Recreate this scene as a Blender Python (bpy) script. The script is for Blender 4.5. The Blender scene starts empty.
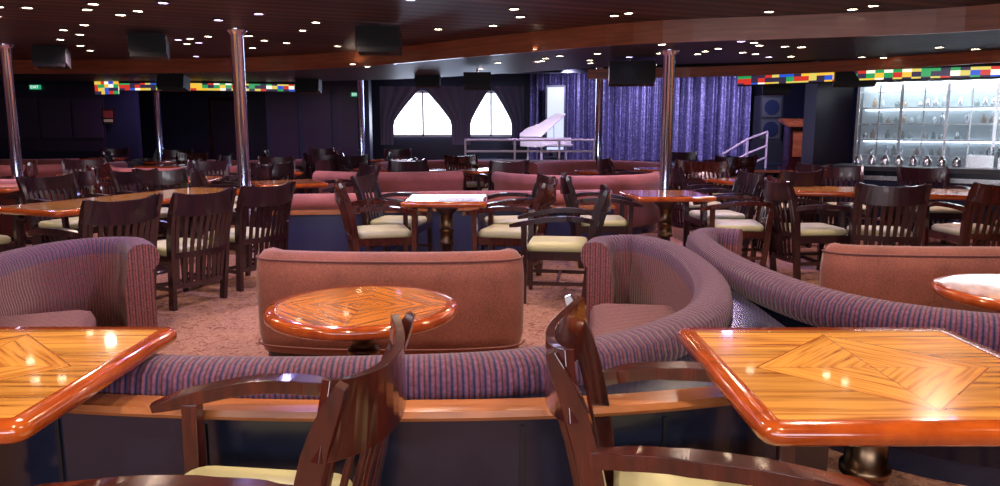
import bpy, math, random
from mathutils import Vector, Matrix
random.seed(7)
S=bpy.context.scene
pi=math.pi
# ---------------------------------------------------------------- materials
def new(name):
    m=bpy.data.materials.new(name); m.use_nodes=True
    nt=m.node_tree; b=nt.nodes['Principled BSDF']
    return m,nt,b
def pr(b,col,rough=.5,metal=0,coat=0,spec=.5,em=None,es=0):
    b.inputs['Base Color'].default_value=(*col,1); b.inputs['Roughness'].default_value=rough
    b.inputs['Metallic'].default_value=metal; b.inputs['Coat Weight'].default_value=coat
    b.inputs['Coat Roughness'].default_value=.05
    b.inputs['Specular IOR Level'].default_value=spec
    if em: b.inputs['Emission Color'].default_value=(*em,1); b.inputs['Emission Strength'].default_value=es
def simple(name,col,rough=.5,**k):
    m,nt,b=new(name); pr(b,col,rough,**k)
    n=nt.nodes.new('ShaderNodeTexNoise'); n.inputs['Scale'].default_value=9; n.inputs['Detail'].default_value=4
    tc=nt.nodes.new('ShaderNodeTexCoord'); nt.links.new(tc.outputs['Object'],n.inputs['Vector'])
    r=nt.nodes.new('ShaderNodeMapRange'); r.inputs[3].default_value=max(0,rough-.05); r.inputs[4].default_value=min(1,rough+.06)
    nt.links.new(n.outputs[0],r.inputs[0]); nt.links.new(r.outputs[0],b.inputs['Roughness'])
    return m
def mth(nt,op,a,b=None,c=None):
    n=nt.nodes.new('ShaderNodeMath'); n.operation=op
    for i,x in enumerate((a,b,c)):
        if x is None: continue
        if isinstance(x,(int,float)): n.inputs[i].default_value=x
        else: nt.links.new(x,n.inputs[i])
    return n.outputs[0]
def ramp(nt,fac,stops,interp='LINEAR'):
    n=nt.nodes.new('ShaderNodeValToRGB'); n.color_ramp.interpolation=interp
    e=n.color_ramp.elements
    while len(e)<len(stops): e.new(.5)
    for i,(p,c) in enumerate(stops): e[i].position=p; e[i].color=(*c,1)
    nt.links.new(fac,n.inputs[0]); return n.outputs[0]
def bump(nt,b,h,st=.3,d=.01):
    n=nt.nodes.new('ShaderNodeBump'); n.inputs['Strength'].default_value=st; n.inputs['Distance'].default_value=d
    nt.links.new(h,n.inputs['Height']); nt.links.new(n.outputs[0],b.inputs['Normal'])
def xyz(nt,kind='Object'):
    tc=nt.nodes.new('ShaderNodeTexCoord'); s=nt.nodes.new('ShaderNodeSeparateXYZ')
    nt.links.new(tc.outputs[kind],s.inputs[0]); return tc.outputs[kind],s.outputs[0],s.outputs[1],s.outputs[2]
def comb(nt,x,y,z=0):
    n=nt.nodes.new('ShaderNodeCombineXYZ')
    for i,v in enumerate((x,y,z)):
        if isinstance(v,(int,float)): n.inputs[i].default_value=v
        else: nt.links.new(v,n.inputs[i])
    return n.outputs[0]
def noise(nt,vec,sc=1,det=4,dist=0):
    n=nt.nodes.new('ShaderNodeTexNoise'); n.inputs['Scale'].default_value=sc; n.inputs['Detail'].default_value=det
    n.inputs['Distortion'].default_value=dist
    nt.links.new(vec,n.inputs['Vector']); return n.outputs[0]
def mixc(nt,f,a,b):
    n=nt.nodes.new('ShaderNodeMix'); n.data_type='RGBA'
    nt.links.new(f,n.inputs[0]); nt.links.new(a,n.inputs[6]); nt.links.new(b,n.inputs[7]); return n.outputs[2]

def marquetry(name,R,light,dark,k=1.0,grain=1.0):
    m,nt,b=new(name); pr(b,(.5,.2,.05),.2,coat=.8)
    o,x,y,z=xyz(nt)
    a=mth(nt,'ABSOLUTE',x); c=mth(nt,'ABSOLUTE',mth(nt,'MULTIPLY',y,k))
    ring=mth(nt,'ADD',a,c)
    dif=mth(nt,'SUBTRACT',a,c)
    v1=comb(nt,mth(nt,'MULTIPLY',ring,38*grain),mth(nt,'MULTIPLY',dif,2.0),mth(nt,'MULTIPLY',mth(nt,'SIGN',x),3))
    n1=noise(nt,v1,1,4,.2)
    v2=comb(nt,mth(nt,'MULTIPLY',x,2.2),mth(nt,'MULTIPLY',y,38*grain))
    n2=noise(nt,v2,1,4,.3)
    lt=tuple(light); dk=tuple(dark)
    mid=tuple((p+q)/2 for p,q in zip(lt,dk))
    st=[(.33,dk),(.44,mid),(.54,lt),(.72,tuple(p*1.12 for p in lt))]
    c1=ramp(nt,n1,st); c2=ramp(nt,n2,st)
    pl=nt.nodes.new('ShaderNodeTexWhiteNoise'); pl.noise_dimensions='1D'
    nt.links.new(mth(nt,'FLOOR',mth(nt,'MULTIPLY',y,11)),pl.inputs['W'])
    tone=mth(nt,'MULTIPLY_ADD',pl.outputs[0],.40,.68)
    hs=nt.nodes.new('ShaderNodeHueSaturation'); nt.links.new(c2,hs.inputs['Color']); nt.links.new(tone,hs.inputs['Value'])
    f=mth(nt,'LESS_THAN',ring,R)
    col=mixc(nt,f,hs.outputs[0],c1)
    line=mth(nt,'LESS_THAN',mth(nt,'ABSOLUTE',mth(nt,'SUBTRACT',ring,R)),.004)
    line2=mth(nt,'LESS_THAN',mth(nt,'MINIMUM',a,c),.0016)
    line=mth(nt,'MAXIMUM',line,mth(nt,'MULTIPLY',line2,f))
    dd=nt.nodes.new('ShaderNodeRGB'); dd.outputs[0].default_value=(*dk,1)
    col=mixc(nt,line,col,dd.outputs[0])
    nt.links.new(col,b.inputs['Base Color'])
    return m
def woodm(name,lt,dk,rough=.25,coat=.5,sc=(4,4,40)):
    m,nt,b=new(name); pr(b,lt,rough,coat=coat)
    o,x,y,z=xyz(nt)
    n=noise(nt,comb(nt,mth(nt,'MULTIPLY',x,sc[0]),mth(nt,'MULTIPLY',y,sc[1]),mth(nt,'MULTIPLY',z,sc[2])),1,4,.4)
    nt.links.new(ramp(nt,n,[(.3,dk),(.7,lt)]),b.inputs['Base Color'])
    return m
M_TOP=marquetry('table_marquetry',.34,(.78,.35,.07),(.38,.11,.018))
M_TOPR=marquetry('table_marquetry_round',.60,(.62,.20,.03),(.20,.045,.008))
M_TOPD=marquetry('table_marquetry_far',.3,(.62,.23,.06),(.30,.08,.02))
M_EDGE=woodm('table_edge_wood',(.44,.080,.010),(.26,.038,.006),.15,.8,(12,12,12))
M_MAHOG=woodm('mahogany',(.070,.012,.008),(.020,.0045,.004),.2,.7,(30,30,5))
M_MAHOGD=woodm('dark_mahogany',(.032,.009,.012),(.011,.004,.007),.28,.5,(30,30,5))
M_CREAM=simple('cream_vinyl',(.54,.50,.29),.45)
M_DARK=simple('dark_panel',(.010,.013,.030),.22,coat=.2)
M_NAVY=simple('navy_panel',(.022,.026,.085),.4)
M_DARK2=simple('dark_base',(.008,.008,.012),.4)
M_CAP=woodm('rail_wood',(.48,.18,.065),(.30,.09,.028),.25,.5,(3,20,20))
M_CHROME=simple('chrome',(.70,.76,1.0),.12,metal=1)
M_BRASS=simple('brass',(.6,.4,.15),.25,metal=1)
M_BRONZE=simple('bronze_dark',(.16,.10,.06),.3,metal=1)
M_BLACK=simple('speaker_black',(.008,.008,.010),.5)
M_GRILLE=simple('speaker_grille',(.02,.02,.025),.7)

def ribs(name,c1,c2,c3,per):
    m,nt,b=new(name); pr(b,c1,.75,spec=.3)
    b.inputs['Sheen Weight'].default_value=.12
    o,u,v,w=xyz(nt,'UV')
    s=mth(nt,'FRACT',mth(nt,'MULTIPLY',u,1/per))
    tri=mth(nt,'ABSOLUTE',mth(nt,'MULTIPLY_ADD',s,2,-1))
    col=ramp(nt,tri,[(.0,c2),(.3,c1),(.65,c3),(.92,c2)])
    n=noise(nt,comb(nt,mth(nt,'MULTIPLY',u,70),mth(nt,'MULTIPLY',v,70)),1,2)
    f=mth(nt,'MULTIPLY_ADD',n,1.6,.2)
    hs=nt.nodes.new('ShaderNodeHueSaturation'); nt.links.new(col,hs.inputs['Color']); nt.links.new(f,hs.inputs['Value'])
    nt.links.new(hs.outputs[0],b.inputs['Base Color'])
    bump(nt,b,mth(nt,'SUBTRACT',1,tri),.9,.01)
    return m
M_RIB=ribs('ribbed_violet_velvet',(.19,.052,.085),(.020,.012,.045),(.11,.058,.155),.034)
M_RIBIN=ribs('ribbed_rose_velvet',(.24,.070,.075),(.06,.018,.034),(.18,.062,.085),.034)
def velvet(name,c):
    m,nt,b=new(name); pr(b,c,.7,spec=.3); b.inputs['Sheen Weight'].default_value=.2
    o,u,v,w=xyz(nt)
    n=noise(nt,o,120,2); n2=noise(nt,o,4,3)
    t=mth(nt,'ADD',mth(nt,'MULTIPLY',n,.6),mth(nt,'MULTIPLY',n2,.4))
    col=ramp(nt,t,[(.35,tuple(q*.6 for q in c)),(.65,tuple(q*1.25 for q in c))])
    nt.links.new(col,b.inputs['Base Color']); bump(nt,b,n,.25,.003)
    return m
M_PINK=velvet('terracotta_velvet',(.22,.065,.052))
M_PINKF=velvet('rose_velvet_far',(.34,.105,.095))

def carpet():
    m,nt,b=new('carpet'); pr(b,(.3,.1,.07),.95,spec=.1)
    o,x,y,z=xyz(nt)
    n=noise(nt,o,22,4,1.4); n2=noise(nt,o,150,2)
    c=ramp(nt,n,[(.33,(.16,.062,.045)),(.45,(.31,.145,.10)),(.58,(.41,.22,.155)),(.7,(.17,.07,.06))])
    nt.links.new(c,b.inputs['Base Color']); bump(nt,b,n2,.3,.004)
    return m
M_CARPET=carpet()
def planks(name,ang,per,lt,dk,rough=.3,coat=.15):
    m,nt,b=new(name); pr(b,lt,rough,coat=coat,spec=.3)
    o,x,y,z=xyz(nt)
    ca,sa=math.cos(ang),math.sin(ang)
    u=mth(nt,'ADD',mth(nt,'MULTIPLY',x,ca),mth(nt,'MULTIPLY',y,sa))
    v=mth(nt,'ADD',mth(nt,'MULTIPLY',x,-sa),mth(nt,'MULTIPLY',y,ca))
    vv=mth(nt,'MULTIPLY',v,1/per)
    fr=mth(nt,'FRACT',vv)
    gap=mth(nt,'LESS_THAN',fr,.5)
    wn=nt.nodes.new('ShaderNodeTexWhiteNoise'); wn.noise_dimensions='1D'; nt.links.new(mth(nt,'FLOOR',vv),wn.inputs['W'])
    n=noise(nt,comb(nt,mth(nt,'MULTIPLY',u,1.5),mth(nt,'MULTIPLY',v,30)),1,3)
    t=mth(nt,'MULTIPLY',mth(nt,'ADD',wn.outputs[0],n),.5)
    c=ramp(nt,t,[(.2,dk),(.75,lt)])
    bl=nt.nodes.new('ShaderNodeRGB'); bl.outputs[0].default_value=(.004,.003,.006,1)
    nt.links.new(mixc(nt,gap,c,bl.outputs[0]),b.inputs['Base Color'])
    bump(nt,b,mth(nt,'SUBTRACT',1,gap),.8,.02)
    return m
M_CEIL=planks('ceiling_planks',math.radians(24),.24,(.14,.062,.048),(.035,.018,.022),.45,0)
M_CEILD=planks('ceiling_planks_dark',math.radians(8),.3,(.024,.015,.028),(.010,.008,.018),.45,.0)
M_SOFF=woodm('soffit_wood',(.34,.10,.045),(.20,.055,.026),.35,.2,(2,2,30))
M_WALL=simple('wall_dark',(.015,.016,.044),.45)
M_WALLP=simple('wall_panel_plum',(.030,.020,.040),.35)
M_WHITE=simple('white_gloss',(.85,.85,.88),.25)

def emit(name,c,s):
    m,nt,b=new(name); pr(b,(0,0,0),.5,em=c,es=s); return m
M_LAMP=emit('downlight_lens',(1,.84,.62),26)
M_LAMPB=emit('downlight_lens_violet',(.55,.45,1),18)
def daylight():
    m,nt,b=new('window_daylight'); pr(b,(0,0,0),.3)
    o,x,y,z=xyz(nt)
    n=noise(nt,o,2.5,2)
    c=ramp(nt,n,[(.35,(.45,.62,1)),(.6,(1,1,1))])
    nt.links.new(c,b.inputs['Emission Color']); b.inputs['Emission Strength'].default_value=3.5
    return m
M_DAY=daylight()
def curtain_m():
    m,nt,b=new('sequin_curtain'); pr(b,(.06,.05,.22),.4,metal=.25)
    o,x,y,z=xyz(nt)
    v=nt.nodes.new('ShaderNodeTexVoronoi'); v.inputs['Scale'].default_value=34; nt.links.new(o,v.inputs['Vector'])
    c=ramp(nt,v.outputs['Color'],[(.2,(.06,.05,.12)),(.6,(.10,.085,.20)),(.9,(.26,.23,.40))])
    nt.links.new(c,b.inputs['Base Color']); bump(nt,b,v.outputs['Distance'],.25,.01)
    return m
M_CURT=curtain_m()
M_DRAPE=simple('grey_lilac_drape',(.26,.23,.34),.8)
def stained():
    m,nt,b=new('stained_glass'); pr(b,(.1,.1,.1),.2)
    o,x,y,z=xyz(nt,'UV')
    wn=nt.nodes.new('ShaderNodeTexWhiteNoise'); wn.noise_dimensions='2D'
    fx=mth(nt,'FLOOR',mth(nt,'MULTIPLY',x,9)); fz=mth(nt,'FLOOR',mth(nt,'MULTIPLY',y,15))
    nt.links.new(comb(nt,fx,fz),wn.inputs['Vector'])
    c=ramp(nt,wn.outputs['Value'],[(0,(.75,.45,.04)),(.16,(.02,.08,.5)),(.32,(.5,.03,.02)),(.46,(.02,.28,.08)),(.58,(.6,.5,.1)),(.68,(.9,.85,.7)),(.78,(.03,.02,.05))],'CONSTANT')
    nt.links.new(c,b.inputs['Emission Color']); b.inputs['Emission Strength'].default_value=1.1
    nt.links.new(c,b.inputs['Base Color']); return m
M_STAIN=stained()
def glass():
    m,nt,b=new('cabinet_glass'); pr(b,(.8,.9,.95),.03); b.inputs['Alpha'].default_value=.2; return m
M_GLASS=glass()
M_SHELFLIT=emit('cabinet_light',(.75,.86,1),8)
M_BACKLIT=simple('cabinet_back',(.44,.52,.56),.3)
M_STEEL=simple('stainless',(.65,.67,.7),.25,metal=1)
M_GREEN=emit('exit_green',(.03,.45,.22),.7)
M_BOTT=simple('bottle_glass',(.12,.20,.18),.08,coat=1)
M_BOTA=simple('bottle_amber',(.30,.16,.08),.08,coat=1)

# ---------------------------------------------------------------- mesh builder
class MB:
    def __init__(s): s.v=[];s.f=[];s.m=[];s.uv=[];s.sm=[]
    def add(s,vs,fs,mat=0,uvs=None,smooth=False,mats=None):
        o=len(s.v); s.v+= [tuple(p) for p in vs]
        for i,f in enumerate(fs):
            s.f.append(tuple(k+o for k in f)); s.m.append(mats[i] if mats else mat); s.sm.append(smooth)
            s.uv.append(uvs[i] if uvs else [(0,0)]*len(f))
    def box(s,c,d,mat=0,rz=0,rx=0):
        R=Matrix.Rotation(rz,3,'Z')@Matrix.Rotation(rx,3,'X')
        vs=[]
        for z in(-.5,.5):
            for x,y in((-.5,-.5),(.5,-.5),(.5,.5),(-.5,.5)):
                vs.append(R@Vector((x*d[0],y*d[1],z*d[2]))+Vector(c))
        s.add(vs,[(3,2,1,0),(4,5,6,7),(0,1,5,4),(1,2,6,5),(2,3,7,6),(3,0,4,7)],mat)
    def bar(s,path,w,h,mat=0,side=None,smooth=False):
        n=len(path); P=[Vector(p) for p in path]
        if not isinstance(w,(list,tuple)): w=[w]*n
        if not isinstance(h,(list,tuple)): h=[h]*n
        vs=[]
        for i in range(n):
            t=(P[min(i+1,n-1)]-P[max(i-1,0)]).normalized()
            if side is not None: sd=Vector(side); sd=(sd-t*sd.dot(t)).normalized()
            else: sd=t.cross(Vector((0,0,1))).normalized()
            up=sd.cross(t).normalized()
            for a,b in((-.5,-.5),(.5,-.5),(.5,.5),(-.5,.5)):
                vs.append(P[i]+sd*a*w[i]+up*b*h[i])
        fs=[(0,1,2,3),tuple(4*(n-1)+k for k in(3,2,1,0))]
        for i in range(n-1):
            for k in range(4):
                a=4*i+k;b=4*i+(k+1)%4; fs.append((a,a+4,b+4,b))
        s.add(vs,fs,mat,smooth=False)
    def tube(s,path,r,mat=0,seg=10):
        P=[Vector(p) for p in path]; n=len(P); vs=[]
        for i in range(n):
            t=(P[min(i+1,n-1)]-P[max(i-1,0)]).normalized()
            ref=Vector((0,0,1)) if abs(t.z)<.9 else Vector((1,0,0))
            a=t.cross(ref).normalized(); b=a.cross(t)
            for k in range(seg):
                q=2*pi*k/seg; vs.append(P[i]+(a*math.cos(q)+b*math.sin(q))*r)
        fs=[]
        for i in range(n-1):
            for k in range(seg):
                a=i*seg+k;b=i*seg+(k+1)%seg; fs.append((a,b,b+seg,a+seg))
        s.add(vs,fs,mat,smooth=True)
        s.add(vs[:seg],[tuple(range(seg))],mat); s.add(vs[-seg:],[tuple(reversed(range(seg)))],mat)
    def lathe(s,prof,c=(0,0),mat=0,seg=32,mats=None):
        vs=[];n=len(prof)
        for r,z in prof:
            for k in range(seg):
                q=2*pi*k/seg; vs.append((c[0]+r*math.cos(q),c[1]+r*math.sin(q),z))
        fs=[];ms=[]
        for i in range(n-1):
            for k in range(seg):
                a=i*seg+k;b=i*seg+(k+1)%seg; fs.append((a,b,b+seg,a+seg)); ms.append(mats[i] if mats else mat)
        s.add(vs,fs,mat,smooth=True,mats=ms)
        s.add(vs[:seg],[tuple(reversed(range(seg)))],ms[0]); s.add(vs[-seg:],[tuple(range(seg))],ms[-1])
    def sweep(s,path,prof,pm,smooth=True,closed=True,capmat=None):
        """path 2D pts, prof [(n,z)], n>0 is to the left of travel"""
        n=len(path);m=len(prof);P=[Vector((p[0],p[1])) for p in path]
        L=[0]
        for i in range(1,n): L.append(L[-1]+(P[i]-P[i-1]).length)
        W=[0]
        for j in range(1,m+1):
            a=prof[j-1];b=prof[j%m]; W.append(W[-1]+math.hypot(a[0]-b[0],a[1]-b[1]))
        vs=[]
        for i in range(n):
            t=(P[min(i+1,n-1)]-P[max(i-1,0)]).normalized(); nn=Vector((-t.y,t.x))
            for a,z in prof: vs.append((P[i].x+nn.x*a,P[i].y+nn.y*a,z))
        fs=[];ms=[];uv=[]
        for i in range(n-1):
            for j in range(m if closed else m-1):
                k=(j+1)%m
                fs.append((i*m+j,i*m+k,(i+1)*m+k,(i+1)*m+j)); ms.append(pm[j] if isinstance(pm,list) else pm)
                uv.append([(L[i],W[j]),(L[i],W[j+1]),(L[i+1],W[j+1]),(L[i+1],W[j])])
        s.add(vs,fs,0,uv,smooth,ms)
        if closed:
            cm=capmat if capmat is not None else (pm[0] if isinstance(pm,list) else pm)
            uvc=[[(p[0],p[1]) for p in prof]]
            s.add(vs[:m],[tuple(reversed(range(m)))],cm,[list(reversed(uvc[0]))]); s.add(vs[-m:],[tuple(range(m))],cm,uvc)
    def mesh(s,name,mats):
        me=bpy.data.meshes.new(name); me.from_pydata(s.v,[],s.f); 
        for m in mats: me.materials.append(m)
        u=me.uv_layers.new(name='UVMap'); i=0
        for k,p in enumerate(me.polygons):
            p.material_index=s.m[k]; p.use_smooth=s.sm[k]
            for q in s.uv[k]: u.data[i].uv=q; i+=1
        me.update()
        import bmesh
        bm=bmesh.new(); bm.from_mesh(me); bmesh.ops.recalc_face_normals(bm,faces=bm.faces); bm.to_mesh(me); bm.free()
        return me
def put(name,me,loc=(0,0,0),rz=0,bev=0,sc=1):
    o=bpy.data.objects.new(name,me); S.collection.objects.link(o); o.location=loc; o.rotation_euler=(0,0,rz)
    if sc!=1: o.scale=(sc,sc,sc)
    if bev:
        b=o.modifiers.new('bev','BEVEL'); b.width=bev; b.segments=2; b.limit_method='ANGLE'; b.angle_limit=.7
    return o
def crom(pts,sub=8):
    P=[Vector(p) for p in pts]; P=[P[0]*2-P[1]]+P+[P[-1]*2-P[-2]]; out=[]
    for i in range(1,len(P)-2):
        for k in range(sub):
            t=k/sub; a,b,c,d=P[i-1:i+3]
            out.append(.5*((2*b)+(c-a)*t+(2*a-5*b+4*c-d)*t*t+(3*b-a-3*c+d)*t**3))
    out.append(P[-2]); return [tuple(p) for p in out]

# ---------------------------------------------------------------- chair
def chair_mesh(name,wood):
    b=MB()
    for sx in(-1,1):
        b.bar(crom([(sx*.25,-.22,0),(sx*.262,-.25,.3),(sx*.272,-.27,.55),(sx*.28,-.32,.78),(sx*.288,-.385,.94)],4),
              [.036]*16+[.028],[.055]*13+[.05,.044,.036,.022],0,side=(1,0,0))
        b.bar([(sx*.27,.265,0),(sx*.27,.265,.35),(sx*.285,.27,.65)],[.034,.042,.042],[.034,.046,.046],0,side=(1,0,0))
        b.bar(crom([(sx*.278,-.29,.685),(sx*.310,-.15,.708),(sx*.328,.06,.706),(sx*.312,.25,.672),(sx*.268,.385,.640)],5),
              [.04]*3+[.055]*4+[.068]*10+[.062,.056,.044,.032],[.040]*18+[.036,.030,.024],0)
        b.box((sx*.262,.01,.40),(.026,.48,.07)); b.box((sx*.262,.01,.17),(.02,.49,.03))
        b.box((sx*.2955,.268,.58),(.004,.02,.02),2)
    b.box((0,.265,.40),(.50,.026,.07)); b.box((0,.0,.17),(.51,.022,.03))
    N=14
    def arc(y0,bow,z,hw,end=0):
        return [(hw*(2*i/N-1),y0-bow*(1-(2*i/N-1)**2),z+end*abs(2*i/N-1)**3) for i in range(N+1)]
    b.bar(arc(-.335,.075,.83,.285,.03),.024,.17)
    b.bar(arc(-.262,.055,.44,.262),.026,.05)
    b.bar(arc(-.238,.045,.19,.25),.024,.04)
    for i in range(9):
        t=(i-4)/4.6
        f=1-t*t
        b.bar([(t*.25,-.238-.045*f,.2),(t*.262,-.262-.055*f,.44),(t*.275,-.30-.068*f,.66),(t*.285,-.335-.075*f,.80)],.034,.012,side=(1,0,0))
    def rr(w,d,r,z):
        o=[]
        for cx,cy,a0 in((w-r,d-r,0),(-w+r,d-r,pi/2),(-w+r,-d+r,pi),(w-r,-d+r,1.5*pi)):
            for k in range(5): q=a0+k*pi/8; o.append((cx+r*math.cos(q),cy+r*math.sin(q)+.01,z))
        return o
    rings=[rr(.235,.23,.05,.425),rr(.25,.245,.06,.445),rr(.25,.245,.06,.47),rr(.235,.23,.06,.49),rr(.15,.14,.05,.50)]
    vs=sum(rings,[]); n=20; fs=[]
    for i in range(4):
        for k in range(n): fs.append((i*n+k,i*n+(k+1)%n,(i+1)*n+(k+1)%n,(i+1)*n+k))
    b.add(vs,fs,1,smooth=True); b.add(rings[-1],[tuple(range(n))],1); b.add(rings[0],[tuple(reversed(range(n)))],1)
    return b.mesh(name,[wood,M_CREAM,M_BRASS])
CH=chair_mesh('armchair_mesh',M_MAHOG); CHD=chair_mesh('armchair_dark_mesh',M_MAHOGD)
OCC=[]
def free(x,y,r):
    return all((x-a)**2+(y-c)**2>(r+q)**2 for a,c,q in OCC)
def chair(x,y,face,z=0,dark=False,bev=0,sc=1):
    """face = heading angle (deg) the sitter looks toward, 0=+x, 90=+y"""
    OCC.append((x,y,.34))
    put('wooden_armchair',CHD if dark else CH,(x,y,z),math.radians(face-90),bev,sc)

# ---------------------------------------------------------------- table
def table_mesh(name,hx,hy,r,top,H=.75,pw=.06):
    b=MB()
    def ring(ins,z):
        o=[];rr=max(.01,r-ins)
        w=hx-ins;d=hy-ins; K=16 if r>.2 else 6
        for cx,cy,a0 in((w-rr,d-rr,0),(-w+rr,d-rr,pi/2),(-w+rr,-d+rr,pi),(w-rr,-d+rr,1.5*pi)):
            for k in range(K): q=a0+k*(pi/2)/(K-1 if r<=.2 else K); o.append((cx+rr*math.cos(q),cy+rr*math.sin(q),z))
        return o
    R=[ring(.05,H-.055),ring(.015,H-.05),ring(.002,H-.038),ring(0,H-.02),ring(.004,H-.008),ring(.014,H),ring(.055,H)]
    n=len(R[0]); vs=sum(R,[]); fs=[]
    for i in range(6):
        for k in range(n): fs.append((i*n+k,i*n+(k+1)%n,(i+1)*n+(k+1)%n,(i+1)*n+k))
    b.add(vs,fs,1,smooth=True); b.add(R[-1],[tuple(range(n))],0); b.add(R[0],[tuple(reversed(range(n)))],1)
    b.box((0,0,H-.068),(min(hx,hy)*.9,min(hx,hy)*.9,.025),2)
    fr=min(.29,hx*.6)
    b.lathe([(fr,0),(fr,.02),(fr*.9,.04),(.11,.07),(pw+.02,.10),(pw,.12),(pw,.3),(pw+.012,.305),(pw+.012,.33),(pw,.335),(pw,.42),(pw+.012,.425),(pw+.012,.45),(pw,.455),(pw,H-.16),(.12,H-.10),(.13,H-.07)],(0,0),2,24,
            mats=[2]*6+[2,3,3,3,2,3,3,3,2,2])
    return b.mesh(name,[top,M_EDGE,M_MAHOGD,M_BRONZE])
T_SQ=table_mesh('square_table_mesh',.475,.45,.05,M_TOP)
T_RD=table_mesh('round_table_mesh',.43,.43,.43,M_TOPR,.65)
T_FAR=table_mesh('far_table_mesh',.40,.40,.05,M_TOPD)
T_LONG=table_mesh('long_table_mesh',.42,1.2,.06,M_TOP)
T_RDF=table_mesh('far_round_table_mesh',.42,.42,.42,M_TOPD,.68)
def table(nm,me,x,y,r=0,rad=.3):
    OCC.append((x,y,rad)); put(nm,me,(x,y,0),r)

# ---------------------------------------------------------------- booth sofa
def booth(name,path,seat=None,zt=.70,sub=8,inner=1,mats=None,outmat=2):
    b=MB(); P=crom(path,sub); s=inner
    prof=[(-.055,.10),(-.055,zt-.17),(-.088,zt-.14),(-.098,zt-.09),(-.085,zt-.035),(-.045,zt-.006),(0,zt),(.045,zt-.008),(.082,zt-.04),(.095,zt-.10),(.10,zt-.2),(.12,.40),(.12,.10)]
    pm=[outmat]+[0]*8+[1,1,1,2]
    b.sweep(P,[(a*s,z) for a,z in prof],pm,capmat=1)
    b.sweep(P,[(-.04*s,0),(-.04*s,.10),(.10*s,.10),(.10*s,0)],2,smooth=False)
    if seat:
        Q=P[seat[0]*sub:seat[1]*sub+1]; dpt=seat[2] if len(seat)>2 else .58
        sp=[(.10,.12),(.10,.40),(.14,.425),(dpt-.08,.43),(dpt-.02,.415),(dpt,.37),(dpt,.30),(dpt-.02,.12)]
        b.sweep(Q,[(a*s,z) for a,z in sp],1,capmat=1)
        b.sweep(Q,[(.10*s,0),(.10*s,.12),((dpt-.08)*s,.12),((dpt-.08)*s,0)],2,smooth=False)
    return b.mesh(name,mats or [M_RIB,M_RIBIN,M_DARK])
p1=[(-2.28,4.72),(-2.50,5.02),(-2.80,4.95),(-2.95,4.5),(-2.84,3.9),(-2.52,3.25),(-2.08,2.74),(-1.55,2.45),(-.95,2.36),(-.35,2.37),(.12,2.46),(.55,2.74),(.86,3.12),(1.04,3.6),(1.12,4.2),(1.10,4.75),(.95,5.12),(.70,5.05),(.62,4.80)]
put('curved_booth_sofa',booth('booth_a',p1,(4,14,.60),zt=.70))
p2=[(1.72,5.3),(1.52,5.38),(1.38,5.1),(1.33,4.4),(1.38,3.7),(1.54,3.22),(1.85,2.93),(2.3,2.78),(2.9,2.76),(3.5,2.95),(4.0,3.5),(4.2,4.2),(4.1,4.8)]
put('curved_booth_sofa',booth('booth_b',p2,(4,11,.58),zt=.715))
for q in crom(p1,2)+crom(p2,2): OCC.append((q[0],q[1],.15))
def love(name,w,bow=.12):
    b=MB(); zt=.71
    P=crom([(-w/2,.10),(-w*.47,.02),(-w*.25,-bow*.35),(0,-bow*.45),(w*.25,-bow*.35),(w*.47,.02),(w/2,.10)],6)
    prof=[(-.07,.09),(-.095,.2),(-.10,.55),(-.09,zt-.06),(-.05,zt-.01),(0,zt),(.05,zt-.015),(.08,zt-.07),(.10,.40),(.10,.09)]
    b.sweep(P,prof,0,capmat=0)
    b.sweep(P,[(-.05,0),(-.05,.09),(.08,.09),(.08,0)],1,smooth=False)
    Q=P[5:-5]
    b.sweep(Q,[(.10,.12),(.10,.42),(.5,.43),(.56,.40),(.57,.3),(.55,.12)],0,capmat=0)
    b.sweep(Q,[(.1,0),(.1,.12),(.48,.12),(.48,0)],1,smooth=False)
    for off,z in((-.092,zt-.045),(-.102,.14)):
        pts=[]
        for i in range(len(P)):
            t=(Vector(P[min(i+1,len(P)-1)])-Vector(P[max(i-1,0)])).normalized(); pts.append((P[i][0]-t.y*off,P[i][1]+t.x*off,z))
        b.tube(pts,.006,2,6)
    return b.mesh(name,[M_PINK,M_DARK2,simple('piping',(.16,.05,.05),.6)])
put('loveseat_sofa',love('loveseat_mesh',1.44),(-.67,4.42,0),math.radians(-1))
put('loveseat_sofa',love('loveseat_mesh_b',1.7),(2.98,4.62,0),0)
OCC+=[(-1.1,4.6,.4),(-.4,4.6,.4),(2.6,4.8,.4),(3.3,4.8,.4)]
table('round_cocktail_table',T_RD,-.62,3.30)
table('round_cocktail_table',T_RD,2.62,3.62,.3)

# ---------------------------------------------------------------- half wall + rail in front of the booths
front=crom([(-3.2,3.2),(-2.7,2.75),(-2.1,2.42),(-1.5,2.25),(-.9,2.17),(-.3,2.15),(.3,2.19),(.8,2.31),(1.15,2.48)],5)
b=MB()
poly=front+[(1.24,2.9),(1.25,3.5),(1.245,4.3),(1.245,4.9),(1.19,4.9),(1.19,4.3),(1.13,3.6),(.95,3.07),(.62,2.66),(.17,2.36),(-.35,2.27),(-.95,2.26),(-1.57,2.35),(-2.15,2.64),(-2.6,3.15),(-3.0,3.5)]
n=len(poly); Z=.58
vs=[(x,y,0) for x,y in poly]+[(x,y,Z) for x,y in poly]
b.add(vs,[tuple(range(n,2*n)),tuple(reversed(range(n)))]+[(i,(i+1)%n,(i+1)%n+n,i+n) for i in range(n)],0)
L=0
for i in range(1,len(front)):
    a=Vector(front[i-1]);c=Vector(front[i]);L+=(c-a).length
    if L>.42:
        L=0; d=(c-a).normalized(); b.box((c.x+d.y*.001,c.y-d.x*.004,.28),(.012,.008,.54),1,rz=math.atan2(d.y,d.x))
put('half_wall_divider',b.mesh('half_wall',[M_DARK,M_DARK2]))
b=MB(); cp=[p for p in front]
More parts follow.
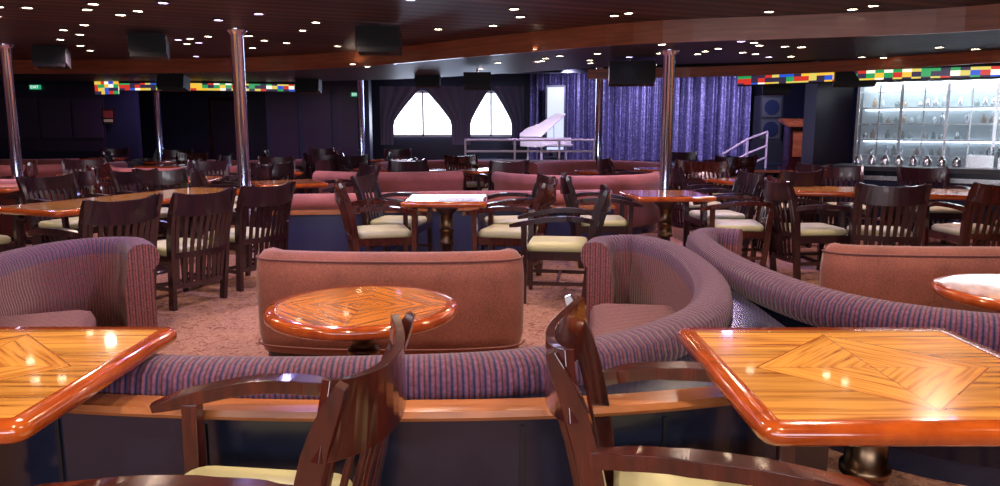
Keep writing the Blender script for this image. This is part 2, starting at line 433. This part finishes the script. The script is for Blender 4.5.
b.sweep(cp,[(-.035,Z),(-.042,Z+.012),(-.035,Z+.03),(.065,Z+.03),(.07,Z+.02),(.07,Z)],0,smooth=False)
put('wood_handrail_cap',b.mesh('cap',[M_CAP]))

# ---------------------------------------------------------------- foreground tables and chairs
table('square_dining_table',T_SQ,1.09,2.11)
table('square_dining_table',T_SQ,-1.60,2.12)
chair(-.66,1.76,173,bev=.006)
chair(.54,1.87,-9,bev=.006,sc=1.0)

# ---------------------------------------------------------------- columns
def column(x,y,h,r=.07):
    OCC.append((x,y,.12))
    b=MB(); b.lathe([(r+.05,0),(r+.05,.03),(r+.01,.06),(r,.08),(r,h-.06),(r+.01,h-.05),(r+.045,h-.02),(r+.045,h)],(0,0),0,28)
    put('chrome_column',b.mesh('column',[M_CHROME]),(x,y,0))
for x,y,h in((-2.93,8.6,2.5),(1.98,9.0,2.31),(-6.55,10.2,2.5),(-7.2,16,2.9),(-3.0,16.4,2.9),(1.9,14.6,2.9)):
    column(x,y,h)
for k in range(-8,9): 
    t=k*.26; OCC.append((6.9+t*.81,10.9-t*.59,.5)); OCC.append((5.95+t*.81,9.75-t*.59,.45))
OCC.append((5.55,12.9,.7)); OCC.append((4.9,14.5,.8))
for k in range(22): OCC.append((-1.0+.5*k,15.3,.35))

# ---------------------------------------------------------------- mid-ground groups
put('long_dining_table',T_LONG,(-3.55,7.35,0),math.radians(-22))
for t in(-.9,0,.9): OCC.append((-3.55+t*math.sin(math.radians(22)),7.35+t*math.cos(math.radians(22)),.3))
for x,y,f in((-2.66,6.1,152),(-3.02,5.55,150),(-2.36,6.8,150),(-4.6,6.4,-30),(-4.35,7.6,-25),(-3.9,8.5,-30)):
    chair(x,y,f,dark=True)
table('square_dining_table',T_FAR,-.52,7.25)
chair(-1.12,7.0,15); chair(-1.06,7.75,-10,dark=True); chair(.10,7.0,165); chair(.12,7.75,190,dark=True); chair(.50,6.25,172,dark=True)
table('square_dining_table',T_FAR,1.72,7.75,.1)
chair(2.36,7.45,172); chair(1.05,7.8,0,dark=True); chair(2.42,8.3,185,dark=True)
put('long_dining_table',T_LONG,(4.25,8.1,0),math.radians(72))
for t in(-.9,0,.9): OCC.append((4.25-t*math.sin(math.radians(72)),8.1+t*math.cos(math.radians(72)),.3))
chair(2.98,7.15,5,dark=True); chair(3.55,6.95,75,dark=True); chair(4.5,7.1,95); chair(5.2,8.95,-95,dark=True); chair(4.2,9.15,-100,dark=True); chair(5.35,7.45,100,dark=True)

b=MB()
w2=crom([(-2.45,8.0),(-1.6,8.12),(-.6,8.42),(.5,8.45),(1.3,8.62)],5)
b.sweep(w2,[(-.05,0),(-.05,.50),(.05,.50),(.05,0)],0,smooth=False)
b.sweep(w2,[(-.08,.50),(-.08,.535),(.08,.535),(.08,.50)],1,smooth=False)
put('half_wall_divider',b.mesh('half_wall2',[M_NAVY,M_CAP]))
w3=[(-2.40,8.22),(-1.6,8.34),(-.6,8.64),(.5,8.67),(1.3,8.84)]
FM=[M_PINKF,M_PINKF,M_DARK]
put('curved_booth_sofa',booth('booth_c',w3,(0,4,.5),zt=.70,mats=FM))
for q in crom(w3,4): OCC+=[(q[0],q[1],.15),(q[0],q[1]+.35,.2)]

def arcpts(r,a0,a1,n=9):
    return [(r*math.cos(math.radians(a0+(a1-a0)*i/(n-1))),r*math.sin(math.radians(a0+(a1-a0)*i/(n-1)))) for i in range(n)]
PU=arcpts(1.15,190,350,9); PS=arcpts(1.8,235,305,7)
ARC_U=booth('booth_u',PU,(0,8,.5),zt=.80,sub=4,mats=FM,outmat=0)
ARC_S=booth('booth_s',PS,(0,6,.55),zt=.80,sub=4,mats=FM,outmat=0)
def bt(me,x,y,rot):
    pts=PS if me==ARC_S else PU; a=math.radians(rot); W=[]
    for p in pts:
        for k in(1,.72): W.append((x+k*(p[0]*math.cos(a)-p[1]*math.sin(a)),y+k*(p[0]*math.sin(a)+p[1]*math.cos(a))))
    if not all(free(q[0],q[1],.15) for q in W): return False
    for q in W: OCC.append((q[0],q[1],.2))
    put('curved_booth_sofa',me,(x,y,0),a)
    if me!=ARC_S and free(x,y,.0): table('round_cocktail_table',T_RDF,x,y,a)
    return True
for me,x,y,r in((ARC_U,-6.3,6.6,25),(ARC_S,-1.6,12.3,0),(ARC_U,1.1,10.9,0),(ARC_U,-5.3,12.6,0),(ARC_U,-8.6,8.9,20),
    (ARC_U,-3.0,12.4,-20),(ARC_U,-1.0,13.0,180),(ARC_U,3.9,11.6,-10),(ARC_U,-8.0,13.5,20),(ARC_U,-4.8,15.2,0),(ARC_U,-1.9,14.5,0),
    (ARC_U,1.7,12.9,180),(ARC_U,4.1,13.6,180),(ARC_U,-9.9,11.3,0),(ARC_S,-9.3,16.3,0),
    (ARC_S,-3.9,18.0,0),(ARC_U,3.6,10.8,0),(ARC_U,-.9,10.9,0),(ARC_S,-6.2,10.9,0)):
    bt(me,x,y,r)
def group(x,y,r,p=.85):
    if not free(x,y,.3): return
    table('square_dining_table',T_FAR,x,y,r)
    for k in range(4):
        a=r+k*pi/2+random.uniform(-.12,.12); cx=x+.72*math.cos(a); cy=y+.72*math.sin(a)
        if random.random()<p and free(cx,cy,.24): chair(cx,cy,math.degrees(a)+180,dark=random.random()<.7)
for x,y,r in((-5.9,8.6,.2),(-7.6,10.2,.5),(.2,9.8,0),(3.2,9.7,.3),(-4.2,10.0,.1),(-.2,12.0,.4),(2.7,12.3,.2),(-6.7,12.0,.2),(4.9,11.6,.1),(-3.2,14.4,.1),(-6.6,15.0,.3),(-1.9,10.2,.2),(2.1,10.4,.1)):
    group(x,y,r)
for i in range(40):
    y=random.uniform(9.5,14.5); x=random.uniform(-.66,.40)*y
    bt(random.choice((ARC_U,ARC_S)),x,y,random.choice((0,10,-12,20)))
for i in range(300):
    y=random.uniform(7.5,16.3); x=random.uniform(-.66,.40)*y
    if y>13.9 and x>-2.2: continue
    if free(x,y,.50): group(x,y,random.uniform(0,.6),.9)

# ---------------------------------------------------------------- room shell
def boxobj(name,c,d,mat,rz=0,bev=0):
    b=MB(); b.box((0,0,0),d,0); return put(name,b.mesh(name,[mat]),c,rz,bev)
boxobj('floor',(-1,9,-.05),(24,25,.1),M_CARPET)
boxobj('wall_back',(-1,21.4,1.5),(24,.1,3.1),M_WALL)
boxobj('wall_left',(-12.9,9,1.5),(.1,25,3.1),M_WALL)
boxobj('wall_right',(10.9,9,1.5),(.1,25,3.1),M_WALL)
boxobj('wall_rear',(-1,-3.4,1.5),(24,.1,3.1),M_WALLP)
boxobj('ceiling',(-1,9,2.95),(24,25,.1),M_CEILD)
A=crom([(-13,12.5),(-8,12.6),(-4.6,12.3),(-2.2,11.2),(-.2,9.4),(1.4,8.05),(3.0,7.5),(4.2,7.0),(5.4,5.8),(6.5,4.6),(10.8,3.6)],6)
b=MB(); poly=A+[(10.8,-3.3),(-12.8,-3.3)]
n=len(poly); vs=[(x,y,2.5) for x,y in poly]+[(x,y,2.56) for x,y in poly]
b.add(vs,[tuple(range(n)),tuple(range(n,2*n))],0)
put('ceiling_planked',b.mesh('ceiling_planked',[M_CEIL]))
B=[(x+.9*math.sin(.6),y+3.4-.25*abs(x)*.3) for x,y in A]
b=MB(); poly=A+list(reversed(B)); n=len(poly); vs=[(x,y,2.31) for x,y in poly]+[(x,y,2.6) for x,y in poly]
b.add(vs,[tuple(range(n)),tuple(range(n,2*n))]+[(i,(i+1)%n,(i+1)%n+n,i+n) for i in range(n)],0,mats=[1,1]+[0]*n)
put('ceiling_soffit',b.mesh('ceiling_soffit',[M_SOFF,M_CEILD]))
b=MB(); b.sweep(A,[(.02,2.28),(.02,2.52),(-.03,2.52),(-.03,2.28)],0,smooth=False)
put('trim_soffit_fascia',b.mesh('fascia',[M_SOFF]))
C=crom([(1.4,12.2),(3.2,11.6),(4.8,10.4),(6.4,8.2),(8.5,6.6),(10.8,6.0)],6)
b=MB(); b.sweep(C,[(.03,2.17),(.03,2.32),(-.03,2.32),(-.03,2.17)],0,smooth=False)
put('trim_soffit_bar',b.mesh('fascia2',[M_SOFF]))
boxobj('trim_stage_header',(2.6,17.4,2.76),(12.4,.25,.30),M_DARK2)

# ---------------------------------------------------------------- stage
b=MB(); b.box((4.0,18.2,.275),(9.6,6.2,.55),0); b.box((4.0,15.08,.53),(9.64,.06,.05),1)
for i in range(3): b.box((4.9,14.9-.28*i+.0,.42-.14*i-.07),(1.1,.3,.14),0) 
put('stage_platform',b.mesh('stage',[M_DARK,M_CAP]))
b=MB(); N=300; x0,x1=.75,6.3; vs=[]
for i in range(N+1):
    t=i/N; x=x0+(x1-x0)*t; yy=19.2+.15*math.sin(t*2*pi*19+.6*math.sin(t*31))+.04*math.sin(t*2*pi*53)
    vs+=[(x,yy,.56),(x,yy*.75+19.2*.25,2.86)]
b.add(vs,[(2*i,2*i+2,2*i+3,2*i+1) for i in range(N)],0,smooth=True)
b.box((3.5,19.4,2.87),(5.7,.2,.04),1)
put('stage_curtain',b.mesh('curtain',[M_CURT,M_BLACK]))
def window(nm,x,w,z0=1.15,z1=2.35):
    b=MB(); b.box((0,0,(z0+z1)/2),(w,.04,z1-z0),0)
    for dx in(-w/2,0,w/2): b.box((dx,-.03,(z0+z1)/2),(.05,.05,z1-z0+.08),1)
    for z in(z0,z1): b.box((0,-.03,z),(w+.1,.05,.06),1)
    put(nm,b.mesh(nm,[M_DAY,M_WHITE]),(x,21.28,0))
    b=MB()
    for s in(-1,1):
        vs=[];K=16
        for j in range(13):
            tz=j/12; z=z0-.25+(z1-z0+.4)*tz
            inner=w*.5*(.92-.92*max(0,(tz-.40)/.60)**1.15) if tz>.40 else w*.5*.92+.02
            for i in range(K+1):
                u=i/K; xx=inner*(1-u)+(w/2+.32)*u
                vs.append((s*xx,-.12+.035*math.sin(u*22),z))
        b.add(vs,[(j*(K+1)+i,j*(K+1)+i+1,(j+1)*(K+1)+i+1,(j+1)*(K+1)+i) for j in range(12) for i in range(K)],0,smooth=True)
    put('tied_window_drape',b.mesh('drape',[M_DRAPE]),(x,21.2,0))
window('window_1',-2.15,1.7); window('window_2',-.25,1.2)
b=MB()
body=[(-.75,-.5),(.75,-.5),(.75,.1),(.45,.3),(.1,.45),(-.2,.95),(-.6,1.0),(-.75,.8)]
n=8
b.add([(x,y,.72) for x,y in body]+[(x,y,1.06) for x,y in body],[tuple(reversed(range(n))),tuple(range(n,2*n))]+[(i,(i+1)%n,(i+1)%n+n,i+n) for i in range(n)],0)
lid=[Vector((x+.75,y,0)) for x,y in body]; R=Matrix.Rotation(-.62,3,'Y')
L1=[R@p+Vector((-.75,0,1.08)) for p in lid]; L2=[p+Vector((-.02,0,.03)) for p in L1]
b.add(L1+L2,[tuple(reversed(range(n))),tuple(range(n,2*n))]+[(i,(i+1)%n,(i+1)%n+n,i+n) for i in range(n)],0)
for x,y in((-.6,-.35),(.6,-.35),(-.4,.75)): b.tube([(x,y,0),(x,y,.75)],.045,0)
b.box((0,-.6,.80),(1.3,.2,.06),0); b.box((0,-.6,.84),(1.2,.16,.02),0); b.tube([(.3,0,1.02),(.25,0,1.75)],.012,1)
put('grand_piano',b.mesh('piano',[M_WHITE,M_BRASS]),(1.08,17.0,.55),math.radians(35),sc=.58)
b=MB(); b.box((0,0,1.05),(.40,.06,1.5),0); b.box((0,.05,1.05),(.48,.05,1.6),1); b.box((0,.02,.12),(.5,.4,.04),1); b.box((0,.05,.2),(.1,.05,.3),1)
put('light_panel_screen',b.mesh('screen',[emit('screen_blue',(.5,.55,1),1.3),M_BLACK]),(1.35,18.5,.55))
def rail(name,pts,h=.8):
    b=MB(); P=[Vector(p) for p in pts]
    for k in(h,h*.62,h*.3): b.tube([p+Vector((0,0,k)) for p in P],.022,0,8)
    for p in P: b.tube([p,p+Vector((0,0,h))],.022,0,8)
    put(name,b.mesh(name,[M_WHITE]))
rail('stage_railing',[(-.7,15.3,.55),(.3,15.3,.55),(1.2,15.3,.55),(1.9,15.3,.55)],.6)
rail('stair_railing',[(4.25,14.4,.15),(4.9,15.0,.42),(5.5,15.6,.56)],.75)
b=MB(); b.box((0,0,.03),(.55,.45,.06),0); b.box((0,0,.45),(.42,.34,.8),0); b.box((0,-.02,.90),(.62,.5,.05),1,rx=.22); b.box((0,-.18,.5),(.3,.012,.5),1)
put('wooden_podium',b.mesh('podium',[M_MAHOG,M_CAP]),(6.05,15.4,.55),sc=1.05)
b=MB(); b.box((0,0,.25),(.62,.52,.5),0); b.box((0,0,1.05),(.55,.45,1.1),0); b.box((0,-.23,.8),(.46,.015,.46),1)
b.box((0,-.23,1.32),(.46,.015,.46),1)
b.tube([(0,-.24,.8),(0,-.25,.8)],.18,2,20); b.tube([(0,-.24,1.32),(0,-.25,1.32)],.18,2,20)
put('speaker_cabinet',b.mesh('stack',[M_BLACK,M_GRILLE,M_DARK]),(6.55,18.6,.55)) 
def hspk(x,y,z,w=.42,h=.24,rz=0,top=2.5):
    b=MB(); b.box((0,0,0),(w,.28,h),0,rx=-.25); b.box((0,-.145,-.035),(w*.92,.012,h*.86),1,rx=-.25)
    b.tube([(0,0,h*.4),(0,0,top-z)],.015,0,8); b.box((0,0,h*.5+.01),(w*.5,.06,.02),0)
    put('ceiling_speaker',b.mesh('hspk',[M_BLACK,M_GRILLE]),(x,y,z),rz)
hspk(-1.30,8.3,2.34,.46,.22,.0,2.5); hspk(-4.05,8.9,2.34,.40,.22,.3,2.5); hspk(-.35,11.9,2.12,.42,.2,0,2.31)
hspk(1.75,10.2,2.12,.6,.26,-.1,2.31); hspk(5.0,10.8,2.14,.55,.26,-.3,2.31); hspk(4.55,12.6,2.1,.42,.26,-.3,2.31); hspk(-1.3,13.8,2.25,.45,.22,0,2.9); hspk(-5.5,12.9,2.15,.45,.22,0,2.31);hspk(-3.7,14.8,2.2,.45,.24,0,2.9)
hspk(-6.0,10.3,2.34,.4,.22,.3,2.5)

def valance(pts,z0,z1):
    b=MB(); P=crom(pts,6)
    b.sweep(P,[(.015,z0+.01),(.015,z1-.01),(-.015,z1-.01),(-.015,z0+.01)],0,smooth=False)
    for z in(z0,z1): b.sweep(P,[(.022,z-.01),(.022,z+.01),(-.022,z+.01),(-.022,z-.01)],1,smooth=False)
    put('stained_glass_valance',b.mesh('valance',[M_STAIN,M_BLACK]))
valance([(-8.25,15.6),(-7.9,15.4),(-7.65,15.35)],2.05,2.42)
valance([(-7.6,15.3),(-6.6,15.2),(-5.4,15.4),(-4.0,15.9)],2.12,2.28)
valance([(3.7,11.9),(4.6,11.0),(5.6,10.2),(7.2,9.4)],2.05,2.2)

boxobj('wall_partition',(-4.6,19.4,1.45),(2.6,.4,2.9),M_WALL)
b=MB()
for i in range(3): b.box((-5.45+i*.85,19.17,1.5),(.7,.03,1.8),0)
put('trim_partition_panels',b.mesh('pp',[M_WALLP]))
b=MB(); b.box((0,0,1.05),(.95,.06,2.1),0); b.box((-.5,0,1.08),(.08,.1,2.16),1); b.box((.5,0,1.08),(.08,.1,2.16),1); b.box((0,0,2.16),(1.08,.1,.08),1); b.box((.36,-.05,1.0),(.03,.04,.25),2)
put('door_1',b.mesh('door',[M_WALLP,M_MAHOG,M_CHROME]),(-7.6,21.3,0))
b=MB(); b.box((0,0,0),(3.0,.02,1.5),0)
for i in range(4):
    b.box((-1.1+i*.74,-.02,0),(.66,.02,.9),1)
put('wall_poster_rack',b.mesh('posters',[M_WALLP,simple('poster_dark',(.05,.03,.06),.3)]),(-10.6,17.5,1.6))
b=MB(); b.box((0,0,0),(.34,.04,.42),0); b.box((0,-.025,.05),(.26,.01,.2),1); b.box((0,-.025,-.13),(.26,.01,.08),2)
put('framed_notice',b.mesh('notice',[M_MAHOG,simple('notice_red',(.3,.05,.04),.4),M_CREAM]),(-9.0,17.48,1.65),sc=.8)
boxobj('wall_partition',(-10.6,17.65,1.45),(4.4,.2,2.9),M_WALL)
def exit_sign(x,y,z,rz=0):
    e=bpy.data.objects.new('exit_sign',None); S.collection.objects.link(e); e.location=(x,y,z); e.rotation_euler=(0,0,rz)
    b=MB(); b.box((0,0,0),(.24,.05,.10),0); o=put('panel',b.mesh('exitpanel',[M_GREEN])); o.parent=e
    c=bpy.data.curves.new('exit_text','FONT'); c.body='EXIT'; c.size=.09; c.align_x='CENTER'; c.align_y='CENTER'; c.extrude=.003
    t=bpy.data.objects.new('lettering',c); S.collection.objects.link(t); t.parent=e; t.location=(0,-.03,0); t.rotation_euler=(pi/2,0,0); c.materials.append(emit('exit_letter',(.8,1,.9),1.0))
exit_sign(-3.6,19.1,2.2); exit_sign(-10.6,17.45,2.3)

# ---------------------------------------------------------------- bar with lit display cabinets (right)
e_ang=math.atan2(-1.9,2.6)
b=MB(); Wd=3.6
b.box((0,.28,1.0),(Wd,.06,2.1),1)
b.box((0,.0,.35),(Wd,.6,.7),0); b.box((0,-.02,.72),(Wd+.06,.68,.05),5)
for z in(.98,1.22,1.46,1.70,1.94): b.box((0,.08,z),(Wd,.34,.02),2); b.box((0,-.085,z),(Wd,.012,.022),3)
for z in(2.08,1.68,1.2): b.box((0,.22,z),(Wd-.1,.015,.02),4)
for i in range(7): b.box((-Wd/2+i*Wd/6,-.1,1.43),(.04,.04,1.45),3)
for i in range(6): b.box((-Wd/2+(i+.5)*Wd/6,-.1,1.43),(.018,.02,1.45),3)
b.box((0,-.1,2.14),(Wd+.05,.06,.06),3); b.box((0,-.1,.78),(Wd+.05,.05,.05),3)
b.box((0,-.1,1.45),(Wd,.008,1.4),2)
for z in(1.0,1.24,1.48,1.72,.75):
    for i in range(34):
        if random.random()<.7:
            x=-Wd/2+.1+i*(Wd-.2)/33; h=random.uniform(.08,.15); m=random.choice((6,7,5,1,1,5))
            b.lathe([(.035,z),(.037,z+h*.6),(.016,z+h*.75),(.016,z+h)],(x,.08),m,8)
put('bar_display_cabinet',b.mesh('barcab',[M_DARK,M_BACKLIT,M_GLASS,M_STEEL,M_SHELFLIT,M_STEEL,M_BOTT,M_BOTA]),(7.05,10.8,0),e_ang)
b=MB(); b.box((0,0,.42),(3.2,.5,.84),0); b.box((0,-.03,.87),(3.35,.66,.06),1)
b.box((0,-.26,.74),(3.2,.02,.06),2); b.tube([(-1.6,-.36,.2),(1.6,-.36,.2)],.02,2,8)
for i in range(9): b.lathe([(.05,.90),(.06,.98),(.03,1.01),(.015,1.04)],(-1.4+i*.17,.05),2,10)
b.box((.5,.05,.97),(.5,.35,.14),2); b.box((1.1,.05,.94),(.35,.3,.08),2); b.box((-.05+.1,.1,.98),(.3,.3,.16),2)
for k in range(3): b.tube([(.12+k*.06,.1,.9),(.12+k*.06,.1,1.14),(.12+k*.06,.0,1.16)],.012,2,8)
put('bar_counter',b.mesh('barcnt',[M_DARK,M_DARK2,M_STEEL]),(6.15,9.75,0),e_ang)
boxobj('wall_partition',(8.9,16.2,1.45),(.2,3.6,2.9),M_WALL)
boxobj('wall_pillar',(5.55,12.9,1.25),(.6,.5,2.5),M_WALLP)

# ---------------------------------------------------------------- lamps
def lampmesh(nm,mt):
    lm=MB(); lm.lathe([(.060,.006),(.060,.014),(.044,.014),(.044,.006)],(0,0),1,16); lm.lathe([(.040,.006),(.040,.012)],(0,0),0,14)
    return lm.mesh(nm,[mt,M_BRONZE])
LMw=lampmesh('dl',M_LAMP); LMb=lampmesh('dlb',M_LAMPB)
def inside_near(x,y):
    for i in range(len(A)-1):
        if A[i][0]<=x<=A[i+1][0]:
            return y<A[i][1]-.3
    return False
def lamp(x,y,z,col,pw,violet=False,ang=160,light=True):
    put('ceiling_downlight',LMb if violet else LMw,(x,y,z-.014))
    if not light: return
    l=bpy.data.lights.new('downlight_beam','SPOT'); l.energy=pw; l.color=col; l.spot_size=math.radians(ang); l.spot_blend=.8; l.shadow_soft_size=.055
    o=bpy.data.objects.new('downlight_beam',l); S.collection.objects.link(o); o.location=(x,y,z-.04)
warm=(1,.78,.55); vio=(.40,.38,1)
for x,y in((-2.6,1.0),(-.9,1.3),(.9,1.2),(2.6,1.0),(-1.9,3.4),(-.2,3.6),(1.7,3.5),(3.6,3.3),(0,-1),(-4,2.5)):
    lamp(x,y,2.5,warm,108)
for x,y in((-5.2,6.2),(-2.9,5.6),(-.6,6.3),(1.5,6.0),(3.4,5.6),(-4.4,8.2),(-1.9,8.0),(-7.0,8.8),(.2,7.6)):
    lamp(x,y,2.5,(1,.76,.62),85)
for x,y in((-5.6,10.3),(-3.4,10.6),(-8.8,10.8),(2.9,9.2),(4.9,8.6),(1.2,10.3),(-.3,11.9)):
    lamp(x,y,2.5 if inside_near(x,y) else 2.31,(1,.66,.74),110)
for x,y in((-2.3,7.4),(2.5,8.0),(-6.0,9.2),(0.4,9.0),(-4.0,9.6),(-1.4,5.2)):  # violet lamps added to put blue highlights on the columns and mid-room
    lamp(x,y,2.5 if inside_near(x,y) else 2.31,vio,95,True)
for x,y in((-7.5,16.9),(-4.7,16.8),(-2.0,16.2),(.6,15.5),(3.2,15.4),(5.6,14.2),(-5.5,14.6),(-9.5,14.0)):
    lamp(x,y,2.9,(.80,.52,1),150,True)
for i in range(190):
    y=random.uniform(4.0,16); x=random.uniform(-.68,.68)*y
    z=2.5 if inside_near(x,y) else (2.9 if y>15.2 else 2.31)
    if z==2.31 and not (y>8 and y<11.5): 
        z=2.9
        if y<14: continue
    if abs(x)>9.5: continue
    lamp(x,y,z,warm,0,random.random()<.2,light=False)
def area(name,loc,rot,sx,sy,pw,col):
    l=bpy.data.lights.new(name,'AREA'); l.shape='RECTANGLE'; l.size=sx; l.size_y=sy; l.energy=pw; l.color=col
    o=bpy.data.objects.new(name,l); S.collection.objects.link(o); o.location=loc; o.rotation_euler=rot
area('rear_window_daylight',(-1,-3.2,1.6),(pi/2,0,0),7,1.2,230,(.88,.90,1))
for x in(1.5,3.5,5.5):
    l=bpy.data.lights.new('stage_flood','SPOT'); l.energy=300; l.color=(.62,.58,1); l.spot_size=math.radians(110); l.spot_blend=.7; l.shadow_soft_size=.1
    o=bpy.data.objects.new('stage_flood',l); S.collection.objects.link(o); o.location=(x,17.1,2.58)
    o.rotation_euler=(Vector((x+1.0,19.2,1.2))-Vector((x,17.1,2.58))).to_track_quat('-Z','Y').to_euler()
l=bpy.data.lights.new('piano_fill_spot','SPOT'); l.energy=150; l.color=(1,.97,.95); l.spot_size=math.radians(30); l.spot_blend=.5  # added fill spot that brightens the white piano, no fixture behind it
o=bpy.data.objects.new('piano_fill_spot',l); S.collection.objects.link(o); o.location=(.2,14.9,2.8)
o.rotation_euler=(Vector((1.05,17.1,1.25))-Vector((.2,14.9,2.8))).to_track_quat('-Z','Y').to_euler()
area('far_window_daylight',(-1.4,20.9,1.6),(-pi/2+.25,0,0),3.0,.8,60,(.6,.72,1))
area('cabinet_strip_light',(6.97,10.7,2.08),(0,0,e_ang),3.4,.15,50,(.85,.93,1))

# ---------------------------------------------------------------- camera
w=bpy.data.worlds.new('w'); S.world=w; w.use_nodes=True; w.node_tree.nodes['Background'].inputs[0].default_value=(.02,.02,.05,1)
c=bpy.data.cameras.new('cam'); c.lens=27; c.sensor_width=36; c.clip_start=.05
o=bpy.data.objects.new('camera',c); S.collection.objects.link(o); o.location=(0,0,1.45); o.rotation_euler=(math.radians(90-8.95),0,0)
S.camera=o
S.view_settings.view_transform='Standard'
S.view_settings.exposure=0.15
